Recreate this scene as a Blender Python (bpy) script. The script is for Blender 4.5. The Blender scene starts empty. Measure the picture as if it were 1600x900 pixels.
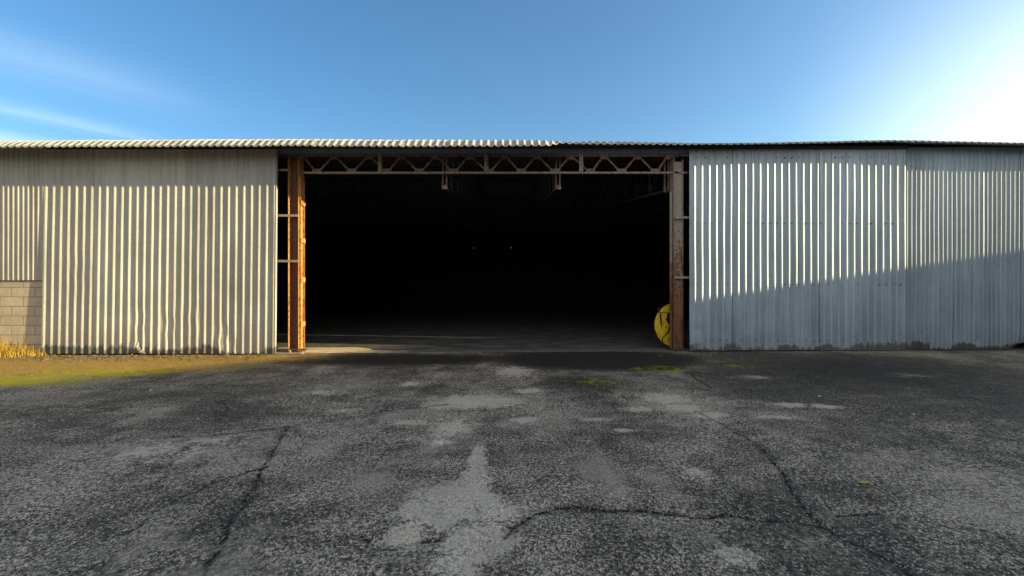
import bpy, math, random
import numpy as np
from mathutils import Vector, noise as mnoise

random.seed(7)
rng = np.random.default_rng(7)
S = bpy.context.scene
COL = S.collection
F, CX, CY, EYE = 600.0, 800.0, 450.0, 1.7      # focal length in photo pixels, principal point, eye height


def at(px, py, Y):
    """point seen at photo pixel (px,py) at depth Y"""
    return Vector(((px - CX) / F * Y, Y, EYE - (py - CY) / F * Y))


def onground(px, py):
    Y = F * EYE / (py - CY)
    return ((px - CX) / F * Y, Y)


def nz(x, y, z=0.0):
    return mnoise.noise((x, y, z))


# ------------------------------------------------------------------ objects
def tag(o, label=None, cat=None, group=None, kind=None):
    if label: o['label'] = label
    if cat: o['category'] = cat
    if group: o['group'] = group
    if kind: o['kind'] = kind
    return o


def empty(name, loc):
    o = bpy.data.objects.new(name, None)
    o.empty_display_size = 0.2
    COL.objects.link(o)
    o.location = loc
    return o


def wloc(o):
    v = Vector((0, 0, 0))
    while o is not None:
        v += o.location
        o = o.parent
    return v


class MB:
    def __init__(self):
        self.v, self.f = [], []

    def add(self, vs, fs):
        n = len(self.v)
        self.v += [tuple(p) for p in vs]
        self.f += [tuple(i + n for i in f) for f in fs]
        return self

    def box(self, x0, x1, y0, y1, z0, z1):
        vs = [(x0, y0, z0), (x1, y0, z0), (x1, y1, z0), (x0, y1, z0), (x0, y0, z1), (x1, y0, z1), (x1, y1, z1), (x0, y1, z1)]
        return self.add(vs, [(0, 3, 2, 1), (4, 5, 6, 7), (0, 1, 5, 4), (1, 2, 6, 5), (2, 3, 7, 6), (3, 0, 4, 7)])

    def bar(self, a, b, w, d, up=(0, 1, 0)):
        a, b = Vector(a), Vector(b)
        t = (b - a).normalized()
        s = t.cross(Vector(up))
        if s.length < 1e-5: s = t.cross(Vector((1, 0, 0)))
        s.normalize()
        u = s.cross(t)
        vs = []
        for p in (a, b):
            for i, j in ((-1, -1), (1, -1), (1, 1), (-1, 1)):
                vs.append(p + s * (i * w / 2) + u * (j * d / 2))
        return self.add(vs, [(0, 1, 2, 3), (7, 6, 5, 4), (0, 4, 5, 1), (1, 5, 6, 2), (2, 6, 7, 3), (3, 7, 4, 0)])

    def angle(self, a, b, w, t=0.006, sy=1, sz=1):
        """steel angle along a-b: one leg in the facade plane, one leg going back"""
        a, b = Vector(a), Vector(b)
        d = (b - a).normalized()
        s = d.cross(Vector((0, 1, 0))).normalized() * sz
        self.bar(a + s * (w / 2), b + s * (w / 2), w, t)
        o = Vector((0, sy * (w / 2 + t / 2 + .0005), 0))
        self.bar(a + o, b + o, t, w)
        return self

    def tube(self, pts, r, n=8):
        pts = [Vector(p) for p in pts]
        vs, fs = [], []
        for i, p in enumerate(pts):
            t = (pts[min(i + 1, len(pts) - 1)] - pts[max(i - 1, 0)]).normalized()
            s = t.cross(Vector((0, 0, 1)))
            if s.length < 1e-4: s = Vector((1, 0, 0))
            s.normalize(); u = s.cross(t)
            for k in range(n):
                a = 2 * math.pi * k / n
                vs.append(p + (s * math.cos(a) + u * math.sin(a)) * r)
        for i in range(len(pts) - 1):
            for k in range(n):
                fs.append((i * n + k, i * n + (k + 1) % n, (i + 1) * n + (k + 1) % n, (i + 1) * n + k))
        fs.append(tuple(range(n))[::-1]); fs.append(tuple((len(pts) - 1) * n + k for k in range(n)))
        return self.add(vs, fs)

    def plate(self, poly, y0, y1):
        """polygon in x,z extruded between two depths"""
        n = len(poly)
        vs = [(x, y0, z) for x, z in poly] + [(x, y1, z) for x, z in poly]
        fs = [tuple(range(n)), tuple(range(2 * n - 1, n - 1, -1))]
        fs += [(i, i + n, (i + 1) % n + n, (i + 1) % n) for i in range(n)]
        return self.add(vs, fs)

    def build(self, name, mat, parent=None, solid=0, bevel=0, smooth=False):
        o0 = wloc(parent) if parent else Vector((0, 0, 0))
        me = bpy.data.meshes.new(name)
        me.from_pydata([(x - o0.x, y - o0.y, z - o0.z) for x, y, z in self.v], [], self.f)
        me.update()
        me.materials.append(mat)
        if smooth:
            me.polygons.foreach_set('use_smooth', [True] * len(me.polygons))
        o = bpy.data.objects.new(name, me)
        COL.objects.link(o)
        if parent: o.parent = parent
        if solid:
            m = o.modifiers.new('t', 'SOLIDIFY'); m.thickness = solid; m.offset = 0
        if bevel:
            m = o.modifiers.new('b', 'BEVEL'); m.width = bevel; m.segments = 2; m.limit_method = 'ANGLE'
        return o


# ------------------------------------------------------------------ materials
class NT:
    def __init__(self, name, tree=None):
        if tree is None:
            self.m = bpy.data.materials.new(name); self.m.use_nodes = True
            tree = self.m.node_tree
        self.t = tree
        self.t.nodes.clear()

    def n(self, typ, **kw):
        nd = self.t.nodes.new(typ)
        for k, v in kw.items():
            if k.startswith('_'): setattr(nd, k[1:], v)
            else:
                key = int(k[1:]) if k[0] == 'i' and k[1:].isdigit() else k
                self.set(nd.inputs[key], v)
        return nd

    def set(self, sock, v):
        if hasattr(v, 'is_output') or isinstance(v, bpy.types.NodeSocket): self.t.links.new(v, sock)
        elif hasattr(v, 'outputs'): self.t.links.new(v.outputs[0], sock)
        else: sock.default_value = v

    def pos(self):
        if not hasattr(self, '_p'): self._p = self.n('ShaderNodeNewGeometry')
        return self._p.outputs['Position']

    def xyz(self):
        if not hasattr(self, '_s'): self._s = self.n('ShaderNodeSeparateXYZ', i0=self.pos())
        return self._s.outputs

    def math(self, op, a, b=0.0, c=None, clamp=False):
        nd = self.n('ShaderNodeMath', _operation=op, _use_clamp=clamp, i0=a, i1=b)
        if c is not None: self.set(nd.inputs[2], c)
        return nd.outputs[0]

    def noise(self, scale, detail=4, rough=.55, vec=None, dist=0.0, sc=None):
        v = vec if vec is not None else self.pos()
        if sc: v = self.n('ShaderNodeVectorMath', _operation='MULTIPLY', i0=v, i1=sc).outputs[0]
        nd = self.n('ShaderNodeTexNoise', Scale=scale, Detail=detail, Roughness=rough, Distortion=dist)
        self.set(nd.inputs['Vector'], v)
        return nd.outputs['Fac']

    def ramp(self, v, a, b, lo=0.0, hi=1.0, smooth=True):
        nd = self.n('ShaderNodeMapRange', _interpolation_type='SMOOTHSTEP' if smooth else 'LINEAR')
        for i, x in enumerate((v, a, b, lo, hi)): self.set(nd.inputs[i], x)
        return nd.outputs[0]

    def mix(self, f, a, b, mode='MIX'):
        nd = self.n('ShaderNodeMix', _data_type='RGBA', _blend_type=mode)
        self.set(nd.inputs[0], f)
        for i, v in ((6, a), (7, b)):
            if isinstance(v, (tuple, list)) and len(v) == 3: v = (*v, 1)
            self.set(nd.inputs[i], v)
        return nd.outputs[2]

    def attr(self, name):
        return self.n('ShaderNodeAttribute', _attribute_name=name).outputs['Fac']

    def bump(self, h, strength=.5, dist=.01, normal=None):
        nd = self.n('ShaderNodeBump', Strength=strength, Distance=dist, Height=h)
        if normal is not None: self.set(nd.inputs['Normal'], normal)
        return nd.outputs[0]

    def out(self, color, rough=.7, metal=0.0, normal=None, spec=.5):
        b = self.n('ShaderNodeBsdfPrincipled')
        if isinstance(color, (tuple, list)) and len(color) == 3: color = (*color, 1)
        self.set(b.inputs['Base Color'], color)
        self.set(b.inputs['Roughness'], rough)
        self.set(b.inputs['Metallic'], metal)
        self.set(b.inputs['Specular IOR Level'], spec)
        if normal is not None: self.set(b.inputs['Normal'], normal)
        o = self.n('ShaderNodeOutputMaterial')
        self.t.links.new(b.outputs[0], o.inputs[0])
        return self.m


def mat_galv(name, tint, dirty=1.0, zfoot=0.0, metal=.45, rust=.5):
    """weathered galvanised sheet: spangle, streaks, dirty splash zone along the foot"""
    k = NT(name)
    x, y, z = k.xyz()
    fine = k.noise(55, 3, .6)
    sp = k.n('ShaderNodeTexVoronoi', Scale=70.0); k.set(sp.inputs['Vector'], k.pos())
    spg = k.n('ShaderNodeSeparateColor', i0=sp.outputs['Color']).outputs[0]
    streak = k.noise(1.0, 5, .6, sc=(9, 9, .35))
    cloud = k.noise(.9, 4, .6)
    v = k.math('MULTIPLY_ADD', spg, .26, .86)
    v = k.math('MULTIPLY', v, k.ramp(streak, .3, .7, .82, 1.08))
    v = k.math('MULTIPLY', v, k.ramp(cloud, .3, .7, .88, 1.06))
    v = k.math('MULTIPLY', v, k.ramp(fine, .3, .7, .93, 1.05))
    rnd = k.n('ShaderNodeObjectInfo').outputs['Random']
    v = k.math('MULTIPLY', v, k.math('MULTIPLY_ADD', rnd, .20, .88))
    col = k.mix(1.0, tint, v, 'MULTIPLY')
    # brownish film in streaks
    film = k.math('MULTIPLY', k.ramp(k.noise(1.0, 4, .6, sc=(5, 5, .5)), .5, .75), .35 * rust)
    col = k.mix(film, col, (.27, .22, .16))
    # thin rust runs below the fixing rows
    run = k.math('MULTIPLY', k.ramp(k.noise(1.0, 3, .6, sc=(22, 22, .25)), .66, .76), k.ramp(k.noise(1.0, 3, .6, sc=(2, 2, 1.1)), .48, .62))
    col = k.mix(k.math('MULTIPLY', run, .55 * rust + .12), col, (.20, .11, .05))
    # splash dirt at the foot with a ragged upper edge
    hgt = k.math('SUBTRACT', z, zfoot)
    rag = k.math('MULTIPLY', k.noise(1.0, 5, .7, sc=(14, 2, 1.5)), .50)
    patch = k.math('MULTIPLY', k.ramp(k.noise(.8, 2, .5), .42, .62), .18)
    lim = k.math('ADD', k.math('SUBTRACT', rag, .215), patch)
    d = k.ramp(k.math('SUBTRACT', lim, hgt), -.03, .05)
    col = k.mix(k.math('MULTIPLY', d, .88 * dirty), col, (.035, .033, .026))
    d2 = k.ramp(hgt, 0, .8, .28, 0)
    col = k.mix(k.math('MULTIPLY', d2, k.noise(6, 4, .6)), col, (.11, .10, .075))
    r = k.ramp(cloud, .3, .7, .44, .60)
    r = k.math('ADD', r, k.math('MULTIPLY', d, .3))
    met = k.math('MULTIPLY', k.math('SUBTRACT', 1.0, d), metal)
    nrm = k.bump(k.noise(16, 3, .5), .12, .01)
    return k.out(col, r, met, nrm)


def mat_rust(name, paint, amount, rustc=(.20, .062, .018), dark=(.06, .022, .012), zlo=None):
    k = NT(name)
    x, y, z = k.xyz()
    a = k.noise(1.0, 6, .68, sc=(26, 26, 1.3))
    b = k.noise(11, 5, .65)
    m = k.math('ADD', k.math('MULTIPLY', a, .6), k.math('MULTIPLY', b, .4))
    if zlo:
        m = k.math('ADD', m, k.ramp(z, zlo[0], zlo[1], zlo[2], zlo[3], False))
    f = k.ramp(m, .62 - amount * .3, .70 - amount * .3)
    rc = k.mix(k.ramp(k.noise(30, 4, .6), .35, .65), rustc, dark)
    rc = k.mix(k.ramp(a, .45, .7), rc, tuple(c * 1.25 for c in rustc))
    rc = k.mix(k.math('MULTIPLY', k.ramp(k.noise(1.0, 4, .65, sc=(9, 9, 2.6)), .5, .62), .75), rc, dark)
    pc = k.mix(k.ramp(k.noise(22, 4, .6), .35, .7), paint, tuple(c * .72 for c in paint))
    return k.out(k.mix(f, pc, rc), .78, 0, k.bump(k.noise(60, 4, .6), .35, .004))


def mat_simple(name, c1, c2, scale=8, rough=.8, bump=.2, sc=None, metal=0):
    k = NT(name)
    f = k.ramp(k.noise(scale, 5, .6, sc=sc), .3, .7)
    return k.out(k.mix(f, c1, c2), rough, metal, k.bump(k.noise(scale * 6, 4, .6), bump, .006))


M = {}
M['galv_door'] = mat_galv('galvanised_door_sheet', (.44, .43, .39, 1), .95, 0.0, .12, .9)
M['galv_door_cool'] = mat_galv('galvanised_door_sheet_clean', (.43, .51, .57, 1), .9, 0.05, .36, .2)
M['galv_wall'] = mat_galv('galvanised_wall_sheet', (.40, .39, .36, 1), .9, 0.05, .12, .5)
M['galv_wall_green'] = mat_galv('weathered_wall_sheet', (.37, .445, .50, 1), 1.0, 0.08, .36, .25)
M['roof'] = mat_simple('fibre_cement_roof', (.42, .42, .41), (.27, .27, .26), 3, .85, .2)
M['rust_col'] = mat_rust('rusty_column_steel', (.50, .26, .07), .50, (.40, .15, .03), (.12, .035, .012))
M['rust_dark'] = mat_rust('dark_rusted_web', (.13, .065, .03), .6, (.13, .042, .014), (.05, .018, .009))  # darker copy of the column rust, shade on the web put into colour
M['peel_col'] = mat_rust('peeling_painted_steel', (.42, .345, .27), .34, (.25, .12, .05), (.10, .04, .02), (.3, 4.9, .22, -.10))
M['truss'] = mat_rust('dull_truss_steel', (.30, .20, .145), .5, (.16, .09, .055), (.08, .05, .04))
M['chord'] = mat_rust('grey_chord_steel', (.38, .30, .245), .35, (.17, .10, .06), (.08, .05, .04))
M['frame'] = mat_rust('dark_frame_steel', (.07, .06, .05), .5, (.11, .045, .02), (.04, .02, .012))
M['fascia'] = mat_simple('blue_grey_fascia_paint', (.28, .36, .50), (.20, .26, .36), 3, .7, .1)  # blue skylight under the eave put into the board's colour
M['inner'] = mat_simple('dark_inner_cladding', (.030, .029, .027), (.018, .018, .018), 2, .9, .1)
M['inner_olive'] = mat_simple('olive_inner_lining', (.06, .055, .035), (.035, .032, .022), 3, .9, .2)
M['soot'] = mat_simple('sooty_roof_steel', (.085, .10, .13), (.05, .055, .07), 5, .8, .1)  # bluish haze of the dark hall put into the roof steel colour


def mat_blocks():
    k = NT('aerated_concrete_blocks')
    x, y, z = k.xyz()
    vec = k.n('ShaderNodeCombineXYZ', i0=x, i1=z, i2=0.0)
    br = k.n('ShaderNodeTexBrick', Scale=1.0)
    br.offset = .5
    k.set(br.inputs['Vector'], vec)
    for nme, v in (('Mortar Size', .009), ('Mortar Smooth', .3), ('Brick Width', .60), ('Row Height', .245), ('Bias', 0.0)):
        br.inputs[nme].default_value = v
    br.inputs['Color1'].default_value = (.56, .46, .335, 1)
    br.inputs['Color2'].default_value = (.46, .38, .28, 1)
    br.inputs['Mortar'].default_value = (.12, .105, .085, 1)
    c = k.mix(k.ramp(k.noise(5, 5, .65), .3, .7, 0, .45), br.outputs['Color'], (.24, .22, .19))
    h = k.math('SUBTRACT', k.math('MULTIPLY', k.noise(60, 4, .6), .25), br.outputs['Fac'])
    return k.out(c, .92, 0, k.bump(h, .6, .008))


M['blocks'] = mat_blocks()


def mat_yard():
    k = NT('worn_asphalt')
    pale, dark, moss, dirt, crk, wear = (k.attr(a) for a in ('pale', 'dark', 'moss', 'dirt', 'crack', 'wear'))
    big = k.noise(.55, 5, .6)
    med = k.noise(2.6, 6, .68)
    strk = k.noise(1.0, 6, .66, sc=(1.4, 3.6, 1))
    f1 = k.noise(36, 6, .78)
    f2 = k.noise(125, 3, .75)
    vor = k.n('ShaderNodeTexVoronoi', Scale=72.0, Randomness=1.0); k.set(vor.inputs['Vector'], k.pos())
    chip = k.n('ShaderNodeSeparateColor', i0=vor.outputs['Color']).outputs[0]
    inside = k.ramp(vor.outputs['Distance'], .25, .6, 1, 0)
    # wear 0..1: how much binder has gone
    w = k.math('ADD', k.math('MULTIPLY', med, .55), k.math('MULTIPLY', strk, .45))
    w = k.math('ADD', w, k.math('MULTIPLY', k.math('SUBTRACT', big, .5), .95))
    w = k.math('ADD', w, k.math('MULTIPLY', wear, .20))
    w = k.math('SUBTRACT', w, k.math('MULTIPLY', dark, .25))
    wmask = k.ramp(k.math('ADD', w, k.math('MULTIPLY', k.math('SUBTRACT', f1, .5), .45)), .36, .74)
    tex = k.math('ADD', k.math('MULTIPLY', f1, .5), k.math('MULTIPLY', f2, .5))
    texm = k.ramp(tex, .474, .585)
    binder = k.mix(texm, (.018, .016, .0135), (.21, .186, .15))
    worn = k.mix(texm, (.052, .046, .038), (.82, .725, .585))
    col = k.mix(wmask, binder, worn)
    # bare chippings
    thr = k.math('SUBTRACT', .93, k.math('MULTIPLY', wmask, .28))
    cm = k.math('MULTIPLY', k.math('GREATER_THAN', chip, thr), inside)
    stone = k.mix(k.ramp(f1, .3, .7), (.60, .54, .44), (.95, .87, .74))
    col = k.mix(k.math('MULTIPLY', cm, .85), col, stone)
    trk = k.noise(1.0, 5, .62, sc=(2.6, .42, 1))
    # grey dust lying in broad areas
    dst = k.math('ADD', k.math('MULTIPLY', wear, .55), k.math('MULTIPLY', k.math('SUBTRACT', k.noise(.9, 6, .66, sc=(1, 1.8, 1)), .46), 2.6))
    dst = k.math('ADD', dst, k.math('MULTIPLY', k.math('SUBTRACT', trk, .48), 1.8))
    dst = k.math('ADD', dst, k.math('MULTIPLY', k.math('SUBTRACT', f1, .5), 1.2))
    dst = k.math('SUBTRACT', k.ramp(dst, .1, 1.0), k.math('MULTIPLY', dark, .6), clamp=True)
    col = k.mix(k.math('MULTIPLY', dst, .60), col, (.44, .39, .315))
    # pale worn-through patches
    pf = k.math('ADD', pale, k.math('MULTIPLY', k.math('SUBTRACT', k.noise(6, 9, .82), .5), 3.0))
    pf = k.math('ADD', pf, k.math('MULTIPLY', wear, .35))
    pf = k.math('ADD', pf, k.math('MULTIPLY', k.math('SUBTRACT', f1, .5), 1.4))
    pm = k.math('MULTIPLY', k.ramp(pf, -.02, .46), k.ramp(tex, .42, .53, .68, 1.0))
    pm = k.math('MULTIPLY', pm, k.ramp(k.noise(2.2, 4, .6), .3, .6, .74, 1.0))
    pcol = k.mix(k.ramp(f2, .35, .65), (.52, .46, .37), (.90, .81, .66))
    pcol = k.mix(k.math('MULTIPLY', k.ramp(tex, .46, .53, 1, 0), .62), pcol, (.09, .08, .066))
    pcol = k.mix(k.ramp(k.noise(3, 4, .6), .35, .7), pcol, (.56, .50, .40))
    col = k.mix(pm, col, pcol)
    # dark damp stain
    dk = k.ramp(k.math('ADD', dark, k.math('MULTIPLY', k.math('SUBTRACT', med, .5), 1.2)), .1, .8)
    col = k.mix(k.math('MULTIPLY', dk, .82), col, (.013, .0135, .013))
    # cracks
    cw = k.math('ADD', crk, k.math('MULTIPLY', k.math('SUBTRACT', k.noise(22, 6, .8), .5), .10))
    cw = k.math('ADD', cw, k.math('MULTIPLY', k.math('SUBTRACT', k.noise(3.5, 3, .6), .47), .05))
    cm2 = k.ramp(cw, .008, .018, 1, 0)
    halo = k.ramp(k.math('ADD', cw, k.math('MULTIPLY', k.math('SUBTRACT', med, .5), .25)), .0, .07, .45, 0)
    col = k.mix(halo, col, (.020, .020, .019))
    chips2 = k.math('MULTIPLY', k.ramp(cw, .016, .05, 1, 0), k.ramp(k.noise(26, 3, .7), .60, .68))
    col = k.mix(cm2, col, (.008, .008, .0075))
    col = k.mix(k.math('MULTIPLY', chips2, .7), col, (.22, .215, .20))
    # soil and moss
    df = k.ramp(k.math('ADD', dirt, k.math('MULTIPLY', k.math('SUBTRACT', k.noise(4, 6, .7), .5), 1.3)), .05, .55)
    soil = k.mix(k.ramp(k.noise(22, 5, .7), .3, .7), (.17, .11, .022), (.42, .29, .08))
    col = k.mix(df, col, soil)
    mf = k.ramp(k.math('ADD', moss, k.math('MULTIPLY', k.math('SUBTRACT', k.noise(7, 8, .8), .5), 3.0)), .05, .6)
    gr = k.mix(k.ramp(k.noise(30, 4, .7), .3, .7), (.14, .165, .006), (.40, .37, .015))
    col = k.mix(k.math('MULTIPLY', mf, .9), col, gr)
    col = k.mix(1.0, col, (1.05, 1.0, .925), 'MULTIPLY')
    h = k.math('ADD', k.math('MULTIPLY', tex, .8), k.math('MULTIPLY', cm, .35))
    h = k.math('SUBTRACT', h, k.math('MULTIPLY', cm2, 1.3))
    n1 = k.bump(h, .75, .012)
    n2 = k.bump(med, .35, .06, n1)
    rough = k.ramp(w, .3, .7, .78, .95)
    return k.out(col, rough, 0, n2, .3)


M['yard'] = mat_yard()


def mat_floor():
    k = NT('dusty_concrete_floor')
    a = k.noise(1.2, 6, .65, sc=(1, 2.4, 1))
    c = k.mix(k.ramp(a, .35, .65), (.05, .049, .046), (.14, .137, .128))
    c = k.mix(k.ramp(k.noise(25, 5, .7), .4, .7, 0, .5), c, (.07, .068, .06))
    return k.out(c, .9, 0, k.bump(k.noise(18, 5, .7), .3, .01), .3)


M['floor'] = mat_floor()

# ------------------------------------------------------------------ ground sheet
def gz(x, y):
    return np.clip(0.004 * (x + 4.0), -.02, .055) * np.clip((np.asarray(y) - 2) / 8, 0, 1)


def grow(a, n, far):
    s = np.geomspace(.1, far, n)
    return a + s


xs = np.concatenate([-(grow(16, 16, 500))[::-1], np.arange(-16, -6, .05), np.arange(-6, 7, .025), np.arange(7, 17, .05), grow(17, 16, 500)])
ys = np.concatenate([-(grow(-1.2, 16, 500))[::-1], np.arange(1.3, 4.5, .02), np.arange(4.5, 8, .03), np.arange(8, 11.6, .04), grow(11.6, 16, 700)])
GX, GY = np.meshgrid(xs, ys)
near = (GX > -17) & (GX < 18) & (GY > 1.2) & (GY < 13)
PXG = np.where(GY > .5, CX + F * GX / np.maximum(GY, .5), -9999)
PYG = np.where(GY > .5, CY + F * EYE / np.maximum(GY, .5), -9999)


def field(lst):
    r = np.full(GX.shape, -1.0)
    for px, py, rx, ry, s in lst:
        X, Y = onground(px, py)
        wx = rx * Y / F
        wy = max(.05, (onground(px, py - ry)[1] - onground(px, py + ry)[1]) / 2)
        q = np.sqrt(((GX - X) / wx) ** 2 + ((GY - Y) / wy) ** 2)
        r = np.maximum(r, np.clip(s * (1.15 - q), -1, 1))
    return r


pale = field([(747, 716, 14, 20, .9), (742, 745, 22, 22, .9), (715, 775, 62, 22, .9), (690, 800, 62, 28, .8), (775, 800, 30, 20, .8),
              (745, 850, 58, 34, 1), (712, 880, 42, 22, .9), (640, 832, 30, 26, .7), (768, 845, 40, 30, .9),
              (735, 628, 72, 10, .75), (800, 582, 34, 9, .7), (690, 634, 34, 5, .7), (640, 601, 13, 4, .7), (705, 668, 34, 15, .55),
              (820, 656, 22, 4, .7), (830, 612, 26, 4, .5), (1040, 624, 36, 8, .8), (1070, 640, 28, 6, .8), (1112, 651, 30, 5, .8),
              (995, 640, 22, 4, .7), (1235, 635, 34, 5, .75), (1292, 637, 26, 4, .7), (1212, 655, 34, 3, .7), (1150, 868, 30, 17, .75),
              (500, 612, 22, 4, .45), (540, 640, 30, 3, .4), (1430, 590, 40, 4, .35), (1180, 590, 30, 3, .5), (930, 655, 22, 3, .55), (980, 672, 25, 3, .5),
              (1090, 738, 20, 8, .35), (250, 705, 60, 16, .28), (330, 690, 40, 8, .28), (640, 660, 26, 4, .5), (690, 690, 22, 5, .5)])
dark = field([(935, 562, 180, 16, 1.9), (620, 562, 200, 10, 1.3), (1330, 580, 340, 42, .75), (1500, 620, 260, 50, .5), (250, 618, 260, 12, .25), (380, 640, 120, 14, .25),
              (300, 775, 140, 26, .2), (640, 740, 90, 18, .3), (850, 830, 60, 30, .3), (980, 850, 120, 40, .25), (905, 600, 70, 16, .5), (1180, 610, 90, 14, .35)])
dark = np.maximum(dark, 0)
moss = field([(40, 595, 140, 11, .9), (160, 582, 120, 8, .65), (1040, 577, 34, 5, .85), (930, 599, 42, 7, .30), (1150, 574, 26, 4, .35), (1000, 577, 20, 3, .4),
              (-40, 600, 90, 14, .8)])
dirt = field([(120, 572, 320, 14, 1.0), (330, 560, 200, 8, .85), (470, 553, 60, 5, .4), (-60, 580, 200, 30, .9)])
wear = np.maximum(field([(560, 760, 330, 120, .5), (960, 760, 260, 110, .45), (300, 720, 260, 60, .4), (250, 860, 300, 80, .5), (760, 640, 200, 40, .5), (1060, 640, 150, 30, .35), (1500, 760, 140, 60, .5)]), 0)

CR = [[(450, 664), (441, 682), (432, 696), (421, 718), (403, 752), (384, 788), (356, 840), (322, 896)],
      [(250, 683), (350, 678), (442, 668), (520, 655), (600, 640), (700, 631)],
      [(1095, 648), (1130, 665), (1165, 684), (1200, 711), (1222, 736), (1240, 768), (1268, 802), (1286, 818)],
      [(790, 838), (838, 801), (870, 793), (940, 796), (1000, 796), (1060, 803), (1120, 803), (1180, 808), (1284, 817)],
      [(1284, 817), (1340, 845), (1390, 870), (1432, 902)],
      [(1030, 556), (1060, 575), (1086, 590), (1112, 606)],
      [(373, 618), (356, 640), (338, 660)],
      [(1302, 800), (1340, 798), (1372, 797)],
      [(180, 842), (240, 800), (340, 752), (420, 728)],
      [(565, 838), (615, 858), (650, 848), (690, 842)],
      [(880, 588), (930, 606), (985, 628)]]
crk = np.full(GX.shape, .4)
for ci, pl in enumerate(CR):
    P = [np.array(onground(*p)) for p in pl]
    for _ in range(4):
        Q = [P[0]]
        for a, b in zip(P[:-1], P[1:]):
            d = b - a
            L = np.hypot(*d)
            m = (a + b) / 2 + np.array([-d[1], d[0]]) * rng.normal(0, .07)
            Q += [m, b]
        P = Q
    wgt = 1.0 if ci not in (1, 6, 7, 8, 9, 10) else 1.6
    for a, b in zip(P[:-1], P[1:]):
        lo = np.minimum(a, b) - .42; hi = np.maximum(a, b) + .42
        ix = slice(*np.searchsorted(xs, [lo[0], hi[0]])); iy = slice(*np.searchsorted(ys, [lo[1], hi[1]]))
        gx, gy = GX[iy, ix], GY[iy, ix]
        if gx.size == 0: continue
        d = b - a
        t = np.clip(((gx - a[0]) * d[0] + (gy - a[1]) * d[1]) / (d @ d + 1e-9), 0, 1)
        q = np.hypot(gx - a[0] - t * d[0], gy - a[1] - t * d[1]) * wgt
        crk[iy, ix] = np.minimum(crk[iy, ix], q)

# low undulation of the old surface and the sunk cracks
und = np.zeros_like(GX)
for fx, fy, ph, amp in ((.7, 1.1, 0, .010), (1.9, 1.3, 2, .005), (3.3, 4.1, 4, .003), (-1.2, 2.3, 1, .006)):
    und += amp * np.sin(fx * GX + fy * GY + ph)
und *= np.clip((9.6 - GY) / 2, 0, 1)
GZ = gz(GX, GY) + und - .006 * np.exp(-(crk / .03) ** 2) - .010 * np.exp(-(crk / .16) ** 2)
GZ = np.where(near, GZ, gz(GX, GY))
GZ = np.where(GY > 10.9, -.06, GZ)
nv = GX.size
nxs, nys = len(xs), len(ys)
co = np.stack([GX, GY, GZ], -1).reshape(-1, 3)
idx = np.arange(nv).reshape(nys, nxs)
quads = np.stack([idx[:-1, :-1], idx[:-1, 1:], idx[1:, 1:], idx[1:, :-1]], -1).reshape(-1, 4)
me = bpy.data.meshes.new('ground')
me.vertices.add(nv); me.vertices.foreach_set('co', co.ravel())
me.loops.add(quads.size); me.loops.foreach_set('vertex_index', quads.ravel().astype(np.int32))
me.polygons.add(len(quads)); me.polygons.foreach_set('loop_start', np.arange(0, quads.size, 4, dtype=np.int32))
me.polygons.foreach_set('use_smooth', np.ones(len(quads), bool))
me.update(); me.validate()
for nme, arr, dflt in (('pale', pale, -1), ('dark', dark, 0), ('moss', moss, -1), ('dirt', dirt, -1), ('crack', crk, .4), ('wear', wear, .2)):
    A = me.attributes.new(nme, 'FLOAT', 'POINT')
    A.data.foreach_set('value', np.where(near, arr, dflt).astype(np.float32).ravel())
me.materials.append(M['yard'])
g = bpy.data.objects.new('ground', me); COL.objects.link(g)
tag(g, kind='structure')

# floor slab of the hall
fl = MB()
vs, fs = [], []
fx = np.arange(-13.6, 15.01, .2); fy = np.concatenate([[10.36], np.arange(10.5, 34.1, .5)])
for j, y in enumerate(fy):
    for x in fx:
        edge = .03 * nz(x * 2, 3) if j == 0 else 0
        vs.append((x, y + edge, float(gz(x, 10.3)) + .028 + .006 * nz(x, y)))
nf = len(fx)
for j in range(len(fy) - 1):
    for i in range(nf - 1):
        fs.append((j * nf + i, j * nf + i + 1, (j + 1) * nf + i + 1, (j + 1) * nf + i))
for i in range(nf):
    x, y, z = vs[i]; vs.append((x, y, z - .12))
b0 = len(fy) * nf
for i in range(nf - 1): fs.append((i, b0 + i, b0 + i + 1, i + 1))
o = fl.add(vs, fs).build('hall_floor', M['floor']); tag(o, kind='structure')

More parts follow.
